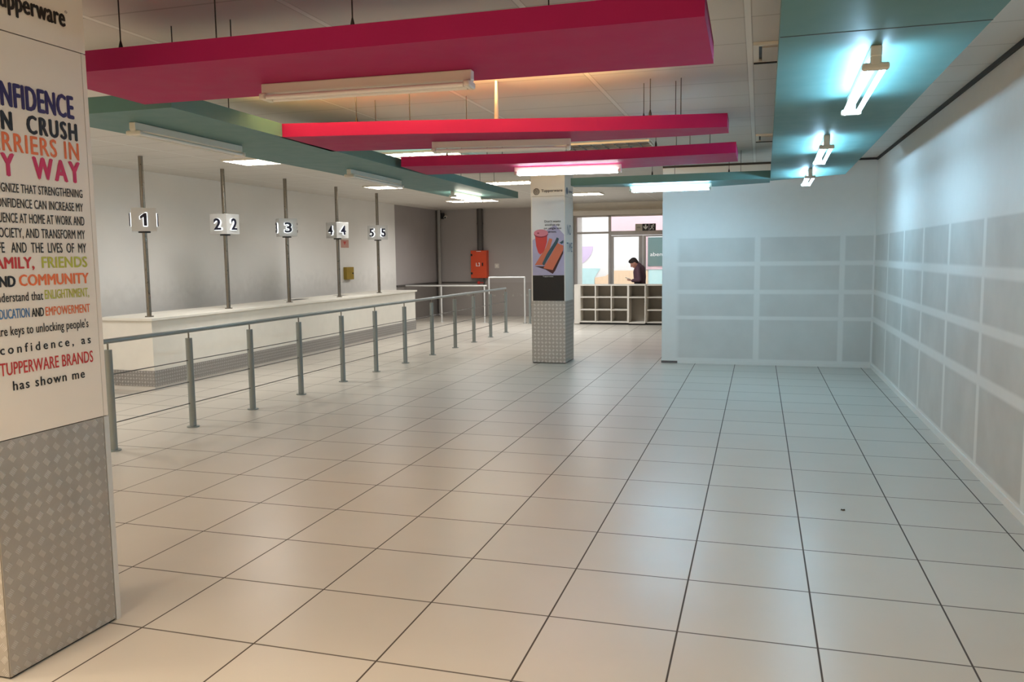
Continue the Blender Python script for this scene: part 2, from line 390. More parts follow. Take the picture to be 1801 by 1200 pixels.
lettering('abem', 'abem', .11, -3.2, -2.78, (0, 25.438, 1.66), (1,0,0), (0,0,1), (0,-1,0), M['t_W'], sw)

# ================================================================== COLUMNS
TXT = [
    ('Tupperware', 'upperware', 2.640, 2.959, 2.716, 0.076, 'K', 0.034, 1.06),
    ('CONFIDENCE', 'NFIDENCE', 2.614, 2.973, 2.327, 0.094, 'NAVY', 0.034, 1.07),
    ('CAN  CRUSH', 'N  CRUSH', 2.608, 2.984, 2.233, 0.072, 'K', 0.045, 1.25),
    ('BARRIERS IN', 'RRIERS IN', 2.604, 2.988, 2.149, 0.073, 'OR', 0.020, 1.15),
    ('MY  WAY', 'Y  WAY', 2.594, 2.986, 2.050, 0.088, 'MAG', 0.040, 1.30),
    ('I RECOGNIZE THAT STRENGTHENING', 'THAT STRENGTHENING', 2.675, 2.994, 1.985, 0.035, 'K', 0.011, 1.04),
    ('MY CONFIDENCE CAN INCREASE MY', 'CAN INCREASE MY', 2.735, 2.993, 1.924, 0.036, 'K', 0.011, 1.04),
    ('INFLUENCE AT HOME AT WORK AND', 'HOME AT WORK AND', 2.705, 2.995, 1.863, 0.038, 'K', 0.011, 1.04),
    ('IN SOCIETY, AND TRANSFORM MY', 'AND TRANSFORM MY', 2.682, 2.994, 1.803, 0.038, 'K', 0.011, 1.04),
    ('LIFE   AND  THE  LIVES  OF  MY', 'AND  THE  LIVES  OF  MY', 2.609, 2.996, 1.742, 0.041, 'K', 0.011, 1.04),
    ('FAMILY,', 'MILY,', 2.573, 2.712, 1.678, 0.045, 'RED', 0.036, 1.03),
    ('FRIENDS', 'FRIENDS', 2.753, 2.995, 1.678, 0.046, 'LIME', 0.026, 1.03),
    ('AND', 'D', 2.583, 2.615, 1.605, 0.042, 'K', 0.05, 1.00),
    ('COMMUNITY', 'COMMUNITY', 2.636, 2.998, 1.606, 0.045, 'OR', 0.036, 1.03),
    ('I understand that', 'understand that', 2.510, 2.746, 1.544, 0.036, 'K', 0.011, 1.04),
    ('ENLIGHTNMENT,', 'ENLIGHTNMENT,', 2.756, 2.995, 1.546, 0.038, 'LIME', 0.011, 1.04),
    ('EDUCATION', 'DUCATION', 2.532, 2.673, 1.476, 0.038, 'BLUE', 0.015, 1.00),
    ('AND', 'AND', 2.684, 2.744, 1.475, 0.036, 'K', 0.020, 1.00),
    ('EMPOWERMENT', 'EMPOWERMENT', 2.754, 2.995, 1.475, 0.037, 'OR', 0.011, 1.04),
    ("are keys to unlocking people's", "keys to unlocking people's", 2.577, 2.980, 1.408, 0.037, 'K', 0.011, 1.04),
    ('confidence, as', 'confidence, as', 2.523, 2.987, 1.334, 0.036, 'K', 0.02, 1.50),
    ('TUPPERWARE BRANDS', 'TUPPERWARE BRANDS', 2.516, 2.994, 1.248, 0.051, 'RED', 0.011, 1.04),
    ('has shown me', 'has shown me', 2.570, 2.940, 1.183, 0.038, 'K', 0.02, 1.20)]
def column(y0, y1, label, plate):
    x0, x1 = -3.45, -2.90
    t = thing('column', label, 'column', ((x0+x1)/2, (y0+y1)/2, 0))
    MB().box(x0+.012, x1-.012, y0+.012, y1-.012, 0, CEIL).build('core', M['gap'], t)
    e = .028
    cl = MB()
    cl.box(x1-.012, x1, y0+.004, y1-e-.005, .012, .985).box(x0, x0+.012, y0+.004, y1-.004, .012, .985).box(x0+.004, x1-.004, y0, y0+.012, .012, .985).box(x0+.004, x1-.004, y1-.012, y1, .012, .985)
    cl.build('cladding', M[plate], t)
    MB().box(x1-.012, x1+.001, y1-e, y1+.001, 0, .985).build('corner_trim', M['satin'], t)
    MB().box(x1-.012, x1-.001, y1-e+.004, y1, .989, 2.62).box(x1-.012, x1-.001, y0, y1, 2.625, CEIL).box(x0, x1-.012, y0, y0+.012, 2.632, CEIL).box(x0, x0+.012, y0+.012, y1, .989, CEIL).box(x0, x1-.012, y1-.012, y1, .989, CEIL).build('upper_panel', M['panel'], t)
    p = MB().box(x1-.012, x1, y0, y1-e, .989, 2.620).box(x0+.012, x1-.012, y0, y0+.012, .989, 2.628).build('panel', M['panel'], t)
    return t, p
colA, pA = column(2.456, 3.065, 'big white column near the camera with coloured motto lettering over tread plate', 'tread')
for (full, vis, a, b, z, h, c, bo, sp) in TXT:
    lettering(full, vis, h, a, b, (-2.90, 0, z), (0,1,0), (0,0,1), (1,0,0), M['t_'+c], pA, bo, sp)
lettering('o', 'o', .016, 2.962, 2.975, (-2.90, 0, 2.775), (0,1,0), (0,0,1), (1,0,0), M['t_K'], pA, 0, 1)
colB, pB = column(12.55, 13.14, 'white column mid hall with a photo poster of a red cup', 'tread_far')
# poster on the front of the far column: one flat printed sheet
PY = 12.55
def P(x, z): return (x, PY-.002, z)
po = MB()
def pp(idx, pts, lift):
    po.cur = idx; po.plate([(x, PY-.001-.0012*lift, z) for x, z in pts], (0, -.0010, 0))
pp(0, [(-3.425,.995),(-2.915,.995),(-2.915,2.615),(-3.425,2.615)], 0)                     # pale grey ground
pp(1, [(-3.425,1.40),(-2.915,1.40),(-2.915,2.03),(-3.06,2.19),(-3.425,1.95)], 1)             # lilac scene
pp(2, [(-3.425,.995),(-2.915,.995),(-2.915,1.398),(-3.425,1.398)], 1)                       # black foot
ell = lambda cx, cz, rx, rz, n=24: [(cx+rx*math.cos(2*math.pi*k/n), cz+rz*math.sin(2*math.pi*k/n)) for k in range(n)]
pp(3, [(-3.385,2.04),(-3.185,2.04),(-3.19,1.92),(-3.22,1.82),(-3.25,1.76),(-3.30,1.725),(-3.335,1.76),(-3.365,1.86)], 3)   # cup body
pp(4, ell(-3.285, 2.045, .115, .055), 4)                                                     # cup rim shade
pp(5, ell(-3.285, 2.062, .115, .055), 5)                                                     # cup lid
pp(4, ell(-3.33, 2.06, .018, .010, 10), 6)
pp(6, [(-3.39,1.56),(-3.30,1.70),(-3.21,1.83),(-3.15,1.98),(-3.10,1.96),(-3.22,1.56)], 2)      # open case, near leaf
pp(7, [(-3.395,1.545),(-3.22,1.49),(-3.10,1.42),(-3.06,1.47),(-2.93,1.74),(-2.93,1.80),(-3.2,1.54)], 3)   # dark edge
pp(6, [(-3.25,1.51),(-3.10,1.48),(-2.925,1.80),(-2.925,1.86),(-3.02,1.90)], 4)                 # open case, long leaf
pp(8, [(-3.27,1.58),(-3.19,1.74),(-3.06,1.93),(-3.03,1.99),(-2.995,1.97),(-3.02,1.90),(-3.20,1.62),(-3.24,1.55)], 5)   # dark teal straws
pp(8, [(-2.99,1.905),(-2.925,1.945),(-2.925,1.905),(-2.95,1.885)], 5)
po.build('poster', [mat('poster_ground', (222,219,218), .5, var=.02), mat('poster_lilac', (176,168,196), .5, var=.10, scale=14), M['black'], mat('poster_red', (206,66,62), .5), mat('poster_wine', (140,40,62), .5),
          mat('poster_pink', (214,128,142), .5), mat('poster_salmon', (206,112,84), .5), mat('poster_dark', (66,30,34), .5), mat('poster_teal', (52,82,92), .5)], pB)
def ltB(body, h, a, b, z, m, bold=.0): lettering(body, body, h, a, b, (0, PY-.011, z), (1,0,0), (0,0,1), (0,-1,0), M[m], pB, bold)
ltB("Don't waste", .032, -3.225, -2.965, 2.225, 't_K', .01); ltB('another sip', .032, -3.22, -2.98, 2.172, 't_K', .01)
ltB('on single use', .032, -3.235, -2.955, 2.118, 't_K', .01); ltB('straws.', .032, -3.17, -3.03, 2.064, 't_K', .01)
ltB('Tupperware', .016, -3.26, -3.09, 1.372, 't_W'); ltB('Tupperware', .040, -3.275, -2.935, 2.695, 't_K', .02)
em = MB()
for r, n_, rr in ((.045, 14, .009), (.026, 9, .008), (.008, 3, .007)):
    for k in range(n_):
        a = 2*math.pi*k/n_ + r*20
        em.cyl((-3.355+r*math.cos(a), PY-.001, 2.705+r*math.sin(a)), (-3.355+r*math.cos(a), PY-.0025, 2.705+r*math.sin(a)), rr, n=8)
em.build('emblem', M['t_K'], pB)
def ltC(body, h, a, b, z, m, bold=.0): lettering(body, body, h, a, b, (-2.90, 0, z), (0,1,0), (0,0,1), (1,0,0), M[m], pB, bold)
ltC('Tupperware', .04, 12.80, 13.08, 2.70, 't_TEALTXT', .02); ltC('NO', .16, 12.70, 12.98, 2.03, 't_TEALTXT', .0); ltC('TIME', .15, 12.66, 13.06, 1.76, 't_TEALTXT', .0)
MB().cyl((-2.902, 12.70, 2.715), (-2.8985, 12.70, 2.715), .055, n=20).build('emblem', M['t_TEALTXT'], pB)

# ================================================================== CEILING RAFTS
ZB, ZT = 2.65, 2.752
def raft(poly, label, m, wires, group, rod=None):
    cx = sum(p[0] for p in poly)/len(poly); cy = sum(p[1] for p in poly)/len(poly)
    t = thing('ceiling_raft', label, 'ceiling panel', (cx, cy, ZB), group)
    MB().prism(poly, ZB, ZT).build('panel', m, t)
    for i, (x, y) in enumerate(wires):
        wv = MB().cyl((x, y, ZT), (x, y, CEIL), .0035, n=6).build('hanger_wire', M['wire'], t)
        if i % 2 == 0: MB().cyl((x, y, ZT+.012), (x, y, ZT+.045), .011, n=8).cyl((x, y, ZT+.045), (x, y, ZT+.075), .011, .004, n=8).build('turnbuckle', M['black'], wv)
    if rod: MB().cyl((rod[0], rod[1], ZT), (rod[0], rod[1], CEIL), .019, .010, n=12).build('support_rod', M['lampbody'], t)
    return t
GP, GT = 'magenta ceiling rafts', 'teal ceiling rafts'
raft([(-3.55,3.43),(-.225,3.47),(-.235,4.325),(-3.60,4.25)], 'widest magenta ceiling raft, nearest the camera', M['pink'],
     [(-3.16,3.58),(-2.6,3.60),(-1.85,3.60),(-.60,3.60),(-3.3,4.15),(-2.9,4.15),(-1.05,4.2),(-.7,4.2)], GP)
raft([(-3.60,5.72),(-2.6,5.93),(-1.2,6.30),(-.245,6.47),(-.245,6.80),(-.6,6.84),(-2.8,6.80),(-3.66,6.64)], 'second magenta ceiling raft from the camera, with brightly lit front edge', M['pink'],
     [(-3.1,6.05),(-2.66,6.1),(-.83,6.55),(-.60,6.6),(-3.2,6.6),(-2.4,6.7),(-.9,6.7),(-.65,6.7)], GP, (-1.98, 6.22))
raft([(-3.60,8.0),(-2.4,8.2),(-1.5,8.22),(-.225,8.13),(-.225,8.9),(-1.45,9.1),(-3.68,8.89)], 'farthest and smallest looking magenta ceiling raft', M['pink'],
     [(-3.2,8.3),(-2.6,8.35),(-1.0,8.35),(-.8,8.35),(-3.2,8.75),(-2.9,8.75),(-.7,8.75),(-.5,8.75)], GP)
raft([(-2.47,11.05),(.122,11.06),(.122,11.72),(-.6,12.05),(-2.47,11.30)], 'narrow teal cross raft above the far column and partition', M['teal'], [(-1.4,11.3),(-1.1,11.3),(-.4,11.4),(-.25,11.4)], GT)
raft([(-4.56,4.39),(-3.52,4.39),(-3.68,8.14),(-3.80,13.05),(-4.40,12.92),(-4.72,12.3),(-4.58,8.0)], 'long teal raft running back above the counter side', M['teal'],
     [(-3.9,5.0),(-3.75,5.3),(-4.2,7.6),(-3.95,8.0),(-4.1,10.6),(-4.0,10.9),(-4.2,12.3),(-4.0,12.4)], GT)
tw = raft([(.03,-1.0),(.85,-1.0),(.90,3.6),(.967,9.0),(.988,10.85),(.60,11.1),(.125,11.42),(.065,3.35)], 'broad teal raft beside the right wall with three lit lamps', M['teal'],
     [(.2,1.5),(.8,1.5),(.25,6.0),(.8,6.0),(.25,10.2),(.85,10.2)], GT)
MB().box(.072, .905, 3.905, 3.915, ZB-.0012, ZB).build('seam', M['gap'], tw)

# ================================================================== BATTEN LAMPS
def batten(a, b, label, tube, group, flip=False, drop=0.0):
    """twin-tube batten from a to b fixed under (or on top of, flip) a raft"""
    a = Vector(a); b = Vector(b); d = (b-a).normalized(); L = (b-a).length; sd = d.cross(Vector((0,0,1))).normalized(); s = -1 if not flip else 1
    t = thing('batten_lamp', label, 'lamp', a, group)
    zc = .026*s
    MB().bar(a+Vector((0,0,zc)), b+Vector((0,0,zc)), .050, .052).build('lamp_body', M['lampbody'], t, bevel=.006)
    for e, dirn in ((a, 1), (b, -1)):
        p = e + d*dirn*.02
        h = MB().bar(p - d*.018, p + d*.018, .118, .034); h.v = [v+Vector((0,0,.072*s-drop)) for v in h.v]
        h2 = MB().bar(p - d*.018, p + d*.018, .05, .03+drop); h.v += []
        h.add([v+Vector((0,0,.056*s-drop/2)) for v in h2.v], h2.f)
        h.build('lampholder', M['lampbody'], t, bevel=.01)
    for k in (-1, 1):
        q = sd*.037*k + Vector((0,0,.076*s-drop))
        MB().cyl(a+q+d*.04, b+q-d*.04, .0130, n=14).build('tube', tube, t)
    return t
G1, G2 = 'batten lamps under the magenta rafts', 'batten lamps under the teal rafts'
batten((-2.605,4.00,ZB), (-1.413,4.05,ZB), 'unlit twin tube batten lamp under the widest magenta raft', M['tubeoff'], G1)
batten((-2.60,6.41,ZB), (-1.48,6.63,ZB), 'unlit twin tube batten lamp under the second magenta raft', M['tubeoff'], G1)
batten((-2.52,8.53,ZB), (-1.39,8.64,ZB), 'glowing batten lamp under the farthest magenta raft', M['neut'], G1)
batten((-1.72,11.42,ZB), (-.62,11.38,ZB), 'glowing batten lamp under the teal cross raft above the far doors', M['cool_far'], G2)
batten((-4.13,4.74,ZB), (-4.19,6.05,ZB), 'unlit batten lamp nearest the camera under the long teal raft', M['tubeoff'], G2)
batten((-4.20,7.98,ZB), (-4.27,9.44,ZB), 'unlit batten lamp midway along the long teal raft', M['tubeoff'], G2)
batten((-4.25,11.2,ZB), (-4.24,12.4,ZB), 'glowing batten lamp at the far tip of the long teal raft', M['warmw'], G2)
batten((.50,4.19,ZB), (.525,5.53,ZB), 'largest glowing batten lamp, nearest the camera under the right hand teal raft', M['cool'], G2, drop=.022)
batten((.51,7.19,ZB), (.535,8.47,ZB), 'middle glowing batten lamp under the right hand teal raft', M['cool'], G2, drop=.022)
batten((.54,9.95,ZB), (.55,11.08,ZB), 'smallest glowing batten lamp at the far end of the right hand teal raft', M['cool_far'], G2, drop=.022)
UZ = 2.888
up_t = thing('uplight_trough', 'amber up-light trough hung under the ceiling behind the widest magenta raft', 'lamp', (-2.475, 5.27, UZ))
MB().box(-4.1, -.85, 5.20, 5.34, UZ, UZ+.008).box(-4.1, -.85, 5.20, 5.208, UZ+.008, UZ+.09).box(-4.1, -.85, 5.332, 5.34, UZ+.008, UZ+.014).build('trough', M['lampbody'], up_t)
MB().cyl((-4.05, 5.25, UZ+.03), (-.90, 5.25, UZ+.03), .013, n=12).build('tube', M['upl'], up_t)
for x in (-3.9, -1.05): MB().cyl((x, 5.23, UZ+.008), (x, 5.23, CEIL), .004, n=8).build('hanger_wire', M['wire'], up_t)
ld = bpy.data.lights.new('uplight_beam', 'AREA'); ld.shape = 'RECTANGLE'; ld.size = 3.15; ld.size_y = .05; ld.energy = UPL_W; ld.color = UPL; ld.spread = math.radians(64)
lo = bpy.data.objects.new('uplight_beam', ld); C.objects.link(lo); lo.parent = up_t; lo.location = (0, 0, .045); lo.rotation_euler = (math.radians(90+27), 0, 0)

# ================================================================== RECESSED LIGHTS IN THE CEILING
def troffer(x0, x1, y0, y1, label, tube, nx=8, ny=3, watts=0.0, col=SIDE):
    t = thing('ceiling_light', label, 'ceiling light', ((x0+x1)/2, (y0+y1)/2, CEIL), 'louvred ceiling lights')
    z0 = CEIL-.024
    MB().box(x0, x1, y0, y0+.02, z0, CEIL).box(x0, x1, y1-.02, y1, z0, CEIL).box(x0, x0+.02, y0+.02, y1-.02, z0, CEIL).box(x1-.02, x1, y0+.02, y1-.02, z0, CEIL).build('frame', M['lampbody'], t)
    MB().box(x0+.02, x1-.02, y0+.02, y1-.02, CEIL-.004, CEIL).build('reflector', M['louvre'], t)
    for k in (1, 2):
        y = y0 + (y1-y0)*k/3
        MB().cyl((x0+.03, y, CEIL-.012), (x1-.03, y, CEIL-.012), .007, n=10).build('tube', tube, t)
    lv = MB()
    for k in range(1, nx): x = x0+(x1-x0)*k/nx; lv.box(x-.004, x+.004, y0+.02, y1-.02, z0, z0+.012)
    for k in range(1, ny): y = y0+(y1-y0)*k/ny; lv.box(x0+.02, x1-.02, y-.006, y+.006, z0, z0+.012)
    lv.build('louvre', M['fins'], t)
    if watts:
        ld = bpy.data.lights.new('troffer_light', 'AREA'); ld.shape = 'RECTANGLE'; ld.size = x1-x0-.06; ld.size_y = y1-y0-.06; ld.energy = watts; ld.color = col; ld.spread = math.radians(160)
        lo = bpy.data.objects.new('troffer_light', ld); C.objects.link(lo); lo.parent = t; lo.location = (0, 0, -.006)
    return t
troffer(-4.90, -3.72, 9.85, 10.45, 'louvred ceiling light between the second and third magenta rafts, left one', M['trof'], watts=SIDE_W*.6)
troffer(-2.42, -1.27, 9.92, 10.52, 'louvred unlit ceiling light above the third magenta raft, right one', M['tubeoff'])
troffer(-7.05, -6.45, 9.72, 10.32, 'square louvred ceiling light over the counter beside the second sign pole', M['trof'], 5, 4, SIDE_W)
troffer(-4.95, -3.95, 14.3, 14.9, 'louvred ceiling light beyond the tip of the long teal raft', M['trof'], watts=SIDE_W*.7)
troffer(-7.2, -6.6, 14.2, 14.8, 'square louvred ceiling light over the far end of the counter', M['trof'], 5, 4, SIDE_W*.8)
troffer(-7.25, -6.05, 18.6, 19.2, 'louvred ceiling light before the grey back wall', M['trof'], watts=SIDE_W*1.5)
troffer(-4.5, -3.3, 17.6, 18.2, 'louvred ceiling light behind the far column', M['trof'], watts=SIDE_W*1.8, col=(.90,.95,1.0))
FILL_SPOTS = [(-3.0,.6), (-.4,.6), (-5.6,1.2), (-1.7,-1.6), (-4.4,-1.6), (-6.8,-1.2)]  # fixtures added out of view to warm the near floor and column
for i, (x, y) in enumerate(FILL_SPOTS):
    troffer(x-.59, x+.59, y-.3, y+.3, 'added louvred fill light, out of view near the camera', M['trof'], watts=FILL_W, col=FILL)
for x, y in ((-7.8,4.6), (-7.8,6.4)):  # unseen fixtures added to brighten the counter side
    troffer(x-.3, x+.3, y-.3, y+.3, 'added square louvred fill light, unseen behind the near column', M['trof'], 5, 4, SIDE_W)
# square vents between the grid and the right hand raft
for y0, lb in ((5.68, 'square ceiling vent with dark slots beside the right hand teal raft, nearer one'), (9.96, 'square ceiling vent with dark slots beside the right hand teal raft, farther one')):
    t = thing('ceiling_vent', lb, 'vent', (.16, y0+.25, CEIL), 'square ceiling vents')
    MB().box(-.06, .42, y0, y0+.035, CEIL-.02, CEIL).box(-.06, .42, y0+.465, y0+.50, CEIL-.02, CEIL).box(-.06, -.025, y0+.035, y0+.465, CEIL-.02, CEIL).box(.385, .42, y0+.035, y0+.465, CEIL-.02, CEIL).build('frame', M['lampbody'], t)
    MB().box(-.005, .365, y0+.05, y0+.44, CEIL-.028, CEIL-.012).build('diffuser', M['beige'], t)
    MB().box(-.025, .385, y0+.035, y0+.465, CEIL-.004, CEIL).build('slot', M['black'], t)
    MB().box(-.06, .42, y0+.50, y0+.515, CEIL-.03, CEIL).build('slot', M['black'], t)

# ================================================================== SERVICE COUNTER AND NUMBER POLES
CX0, CX1, CY0, CY1, CT = -8.40, -7.53, 8.79, 17.35, .957
t = thing('service_counter', 'long white service counter with tread plate kick band', 'counter', ((CX0+CX1)/2, (CY0+CY1)/2, 0))
MB().box(CX0, CX1-.012, CY0+.012, CY1, .055, CT-.035).build('body', M['white'], t)
MB().box(CX0-.03, CX1+.03, CY0-.03, CY1+.03, CT-.035, CT).build('countertop', M['white'], t, bevel=.004)
MB().box(CX1-.012, CX1+.002, CY0, CY1, .06, .265).box(CX0, CX1-.012, CY0-.002, CY0+.012, .06, .265).build('kick_band', M['tread_small'], t)
MB().box(CX0+.03, CX1-.006, CY0+.006, CY1-.02, 0, .058).build('plinth', M['trim'], t)
MB().box(CX0-.012, CX0, CY0-.01, CY1, .0, CT-.035).build('end_panel', M['trim'], t)
for (x, y0, y1) in ((-8.12,13.0,13.5),(-8.1,14.75,15.0)): MB().box(x-.11, x+.11, y0, y1, CT, CT+.0015).build('cable_slot', M['black'], t)
DESC = ['numbered one', 'numbered two', 'numbered three', 'numbered four', 'numbered five']
POLES = [(9.01, 41), (10.72, -2), (12.42, 42), (14.19, -20), (15.93, -19)]
for k, (y, ang) in enumerate(POLES):
    x = -7.75; D = str(k+1)
    t = thing('number_pole', 'steel pole sign on the counter with cube %s, %s' % (DESC[k], ['nearest the camera', 'between poles one and three', 'in the middle of the counter', 'between poles three and five', 'at the far end'][k]), 'sign', (x, y, CT), 'numbered cube pole signs')
    CT = .9585
    MB().cyl((x, y, CT), (x, y, CEIL), .030, n=20).build('pole', M['steel'], t)
    MB().cyl((x, y, CT), (x, y, CT+.012), .055, n=20).build('flange', M['steel'], t)
    s = .15; zc = 2.235; zz0, zz1 = zc-.15, zc+.15
    A = math.radians(ang)
    R = lambda px, py: (x + px*math.cos(A)-py*math.sin(A), y + px*math.sin(A)+py*math.cos(A))
    cube = MB().prism([R(-s,-s), R(s,-s), R(s,s), R(-s,s)], zz0, zz1).build('number_cube', M['satin'], t, bevel=.003)
    MB().cyl((x, y, zz0-.02), (x, y, zz0), .075, n=20).build('collar', M['black'], t)
    for q in range(4):
        B = A + q*math.pi/2; nv = Vector((math.sin(B), -math.cos(B), 0)); rv = Vector((math.cos(B), math.sin(B), 0))
        c = Vector((x, y, 0)) + nv*s
        if D == '1':
            one = [(-.004,-.083),(.036,-.083),(.036,.083),(.010,.083),(-.046,.040),(-.046,.004),(-.004,.030)]
            for nm, mm, d0, d1, g in (('halo_light', M['halo'], .004, .006, .006), ('numeral', M['navy'], .012, .012, 0)):
                pts = [(u_+(g if u_ > .0 else -g), v_+(g if v_ > .05 else (-g if v_ < .02 else 0))) for u_, v_ in one]
                MB().plate([c + nv*d0 + rv*u_ + Vector((0, 0, zc+v_)) for u_, v_ in pts], nv*d1).build(nm, mm, cube)
        else:
            wd = .062
            lettering(D, D, .165, -wd-.007, wd+.007, c + nv*.004 + Vector((0,0,zc-.083)), rv, (0,0,1), nv, M['halo'], cube, .045, 1, 'halo_light', .006)
            lettering(D, D, .165, -wd, wd, c + nv*.012 + Vector((0,0,zc-.083)), rv, (0,0,1), nv, M['navy'], cube, .025, 1, 'numeral', .012)

# ================================================================== QUEUE RAILING
posts = [(-5.542,5.90),(-5.526,6.965),(-5.50,7.967),(-5.496,8.996),(-5.49,10.08),(-5.475,11.08),(-5.455,12.10),(-5.44,13.22),(-5.44,14.35),(-5.43,15.38),(-5.42,16.42),(-5.41,17.49)]
t = thing('queue_railing', 'long grey steel queue railing with round handrail in front of the counter', 'railing', (-5.48, 11.7, 0))
for i, (x, y) in enumerate(posts):
    pz = .916
    p = MB().cyl((x, y, .008), (x, y, pz), .034, n=20).build('post', M['darksteel'], t)
    MB().cyl((x, y, pz), (x, y, .975), .008, n=10).build('stem', M['steel'], p)
    MB().cyl((x, y, 0), (x, y, .010), .062, n=24).build('base_plate', M['darksteel'], p)
a, b = posts[0], posts[-1]
hr = MB()
for (p, q) in zip(posts[:-1], posts[1:]): hr.cyl((p[0], p[1], .992), (q[0], q[1], .992), .0225, n=16)
hr.ellipsoid((a[0], a[1], .992), (.0225,)*3, 12, 8).ellipsoid((b[0], b[1], .992), (.0225,)*3, 12, 8)
hr.cyl((a[0], a[1]-.12, .992), (a[0], a[1], .992), .0225, n=16)
hr.build('handrail', M['darksteel'], t)
for z in (.69, .47, .25):
    cb = MB()
    for i, (p, q) in enumerate(zip(posts[:-1], posts[1:])): cb.cyl((p[0], p[1], z), (q[0], q[1], z), .005, n=8)
    cb.build('cable', M['cable'], t)

# far barriers near the grey wall
BY = 19.98
t = thing('queue_barrier', 'straight pale rail barrier before the grey back wall', 'railing', (-7.7, BY, 0))
MB().cyl((-8.97, BY+.05, .955), (-6.68, BY, .955), .022, n=12).build('handrail', M['satin'], t)
for x in (-7.94, -6.75):
    p = MB().cyl((x, BY, 0), (x, BY, .94), .022, n=12).build('post', M['satin'], t); MB().cyl((x, BY, 0), (x, BY, .01), .05, n=16).build('base_plate', M['satin'], p)
t = thing('hoop_barrier', 'taller pale square hoop barrier left of the far column', 'barrier', (-6.15, BY, 0))
MB().cyl((-6.62, BY, 1.17), (-5.67, BY, 1.17), .020, n=12).ellipsoid((-6.62, BY, 1.17), (.02,)*3, 10, 6).ellipsoid((-5.67, BY, 1.17), (.02,)*3, 10, 6).build('crossbar', M['satin'], t)
for x in (-6.62, -5.67):
    p = MB().cyl((x, BY, 0), (x, BY, 1.17), .020, n=12).build('post', M['satin'], t); MB().cyl((x, BY, 0), (x, BY, .01), .055, n=16).build('base_plate', M['darksteel'], p)
t = thing('stub_post', 'short steel post with a rounded cap right beside the far column', 'post', (-5.525, BY-.05, 0))
MB().cyl((-5.525, BY-.05, 0), (-5.525, BY-.05, .83), .030, n=16).build('shaft', M['darksteel'], t)
MB().ellipsoid((-5.525, BY-.05, .845), (.036,.036,.03)).build('cap', M['darksteel'], t)
MB().cyl((-5.525, BY-.05, 0), (-5.525, BY-.05, .01), .06, n=16).build('base_plate', M['darksteel'], t)

# ================================================================== FITTINGS ON THE GREY WALL
t = thing('hose_cabinet', 'orange red fire hose cabinet on the grey back wall', 'cabinet', (-7.66, YB, 1.09))
MB().box(-7.90, -7.42, YB-.20, YB, 1.09, 1.88).build('box', M['orange'], t, bevel=.01)
dr = MB().box(-7.89, -7.43, YB-.218, YB-.20, 1.10, 1.87).build('door', M['orange'], t, bevel=.006)
MB().box(-7.885, -7.84, YB-.235, YB-.218, 1.72, 1.78).build('hinge', M['black'], dr); MB().box(-7.885, -7.84, YB-.235, YB-.218, 1.20, 1.26).build('hinge', M['black'], dr)
MB().box(-7.55, -7.52, YB-.245, YB-.218, 1.44, 1.53).build('handle', M['black'], dr)
MB().box(-7.735, -7.715, YB-.221, YB-.217, 1.43, 1.53).box(-7.715, -7.67, YB-.221, YB-.217, 1.43, 1.448).box(-7.66, -7.62, YB-.221, YB-.217, 1.51, 1.53).box(-7.638, -7.62, YB-.221, YB-.217, 1.43, 1.51).box(-7.66, -7.638, YB-.221, YB-.217, 1.43, 1.448).build('emblem', M['t_W'], dr)
MB().box(-7.72, -7.58, YB-.221, YB-.217, 1.845, 1.862).build('label_strip', M['t_W'], dr)
t = thing('riser_pipe', 'dark grey riser pipe running from the fire cabinet up to the ceiling', 'pipe', (-7.64, YB-.09, 1.88))
MB().cyl((-7.64, YB-.09, 1.885), (-7.64, YB-.09, CEIL), .085, n=20).build('pipe', M['pipe'], t)
MB().cyl((-7.64, YB-.09, 2.62), (-7.64, YB-.09, 2.66), .095, n=20).build('clamp', M['pipe'], t)
t = thing('drain_pipe', 'short pipe with red valve below the fire cabinet', 'pipe', (-7.55, YB-.08, 0))
MB().cyl((-7.55, YB-.08, 0), (-7.55, YB-.08, 1.085), .028, n=12).build('pipe', M['pipe'], t)
MB().cyl((-7.69, YB-.10, .96), (-7.69, YB-.13, .96), .045, n=16).cyl((-7.69, YB-.10, .96), (-7.55, YB-.10, .96), .014, n=10).build('valve', M['red'], t)
t = thing('wall_switch', 'small pale switch plate right of the fire cabinet', 'switch', (-7.17, YB, 1.43))
MB().box(-7.24, -7.11, YB-.012, YB, 1.37, 1.50).build('plate', M['trim'], t, bevel=.003); MB().box(-7.20, -7.15, YB-.022, YB-.012, 1.41, 1.46).build('rocker', M['white'], t)
t = thing('corner_pipe', 'pale vertical pipe in the far left corner of the hall', 'pipe', (XL+.10, YB-.09, 0))
MB().cyl((XL+.10, YB-.09, 0), (XL+.10, YB-.09, CEIL), .055, n=16).build('pipe', M['pipe_l'], t)
MB().cyl((XL+.10, YB-.09, 1.5), (XL+.10, YB-.09, 1.54), .062, n=16).build('clamp', M['pipe_l'], t)
t = thing('security_camera', 'small dark and white camera high in the far left corner', 'camera', (-8.72, YB, 2.86))
MB().box(-8.83, -8.75, YB-.10, YB, 2.80, 2.97).build('bracket', M['black'], t)
MB().cyl((-8.70, YB-.02, 2.87), (-8.66, YB-.20, 2.83), .04, n=14).build('housing', M['white'], t); MB().cyl((-8.66, YB-.20, 2.83), (-8.655, YB-.215, 2.827), .028, n=12).build('lens', M['black'], t)
t = thing('wall_box', 'ochre metal box on the white left wall behind pole four', 'box', (XL, 16.88, 1.36))
MB().box(XL, XL+.09, 16.70, 17.03, 1.22, 1.50).build('box', M['gold'], t, bevel=.005); MB().cyl((XL+.09, 16.97, 1.36), (XL+.105, 16.97, 1.36), .018, n=10).build('knob', M['black'], t)
t = thing('wall_notice', 'tiny pink notice with red triangle above the ochre box', 'sign', (XL, 16.78, 2.05))
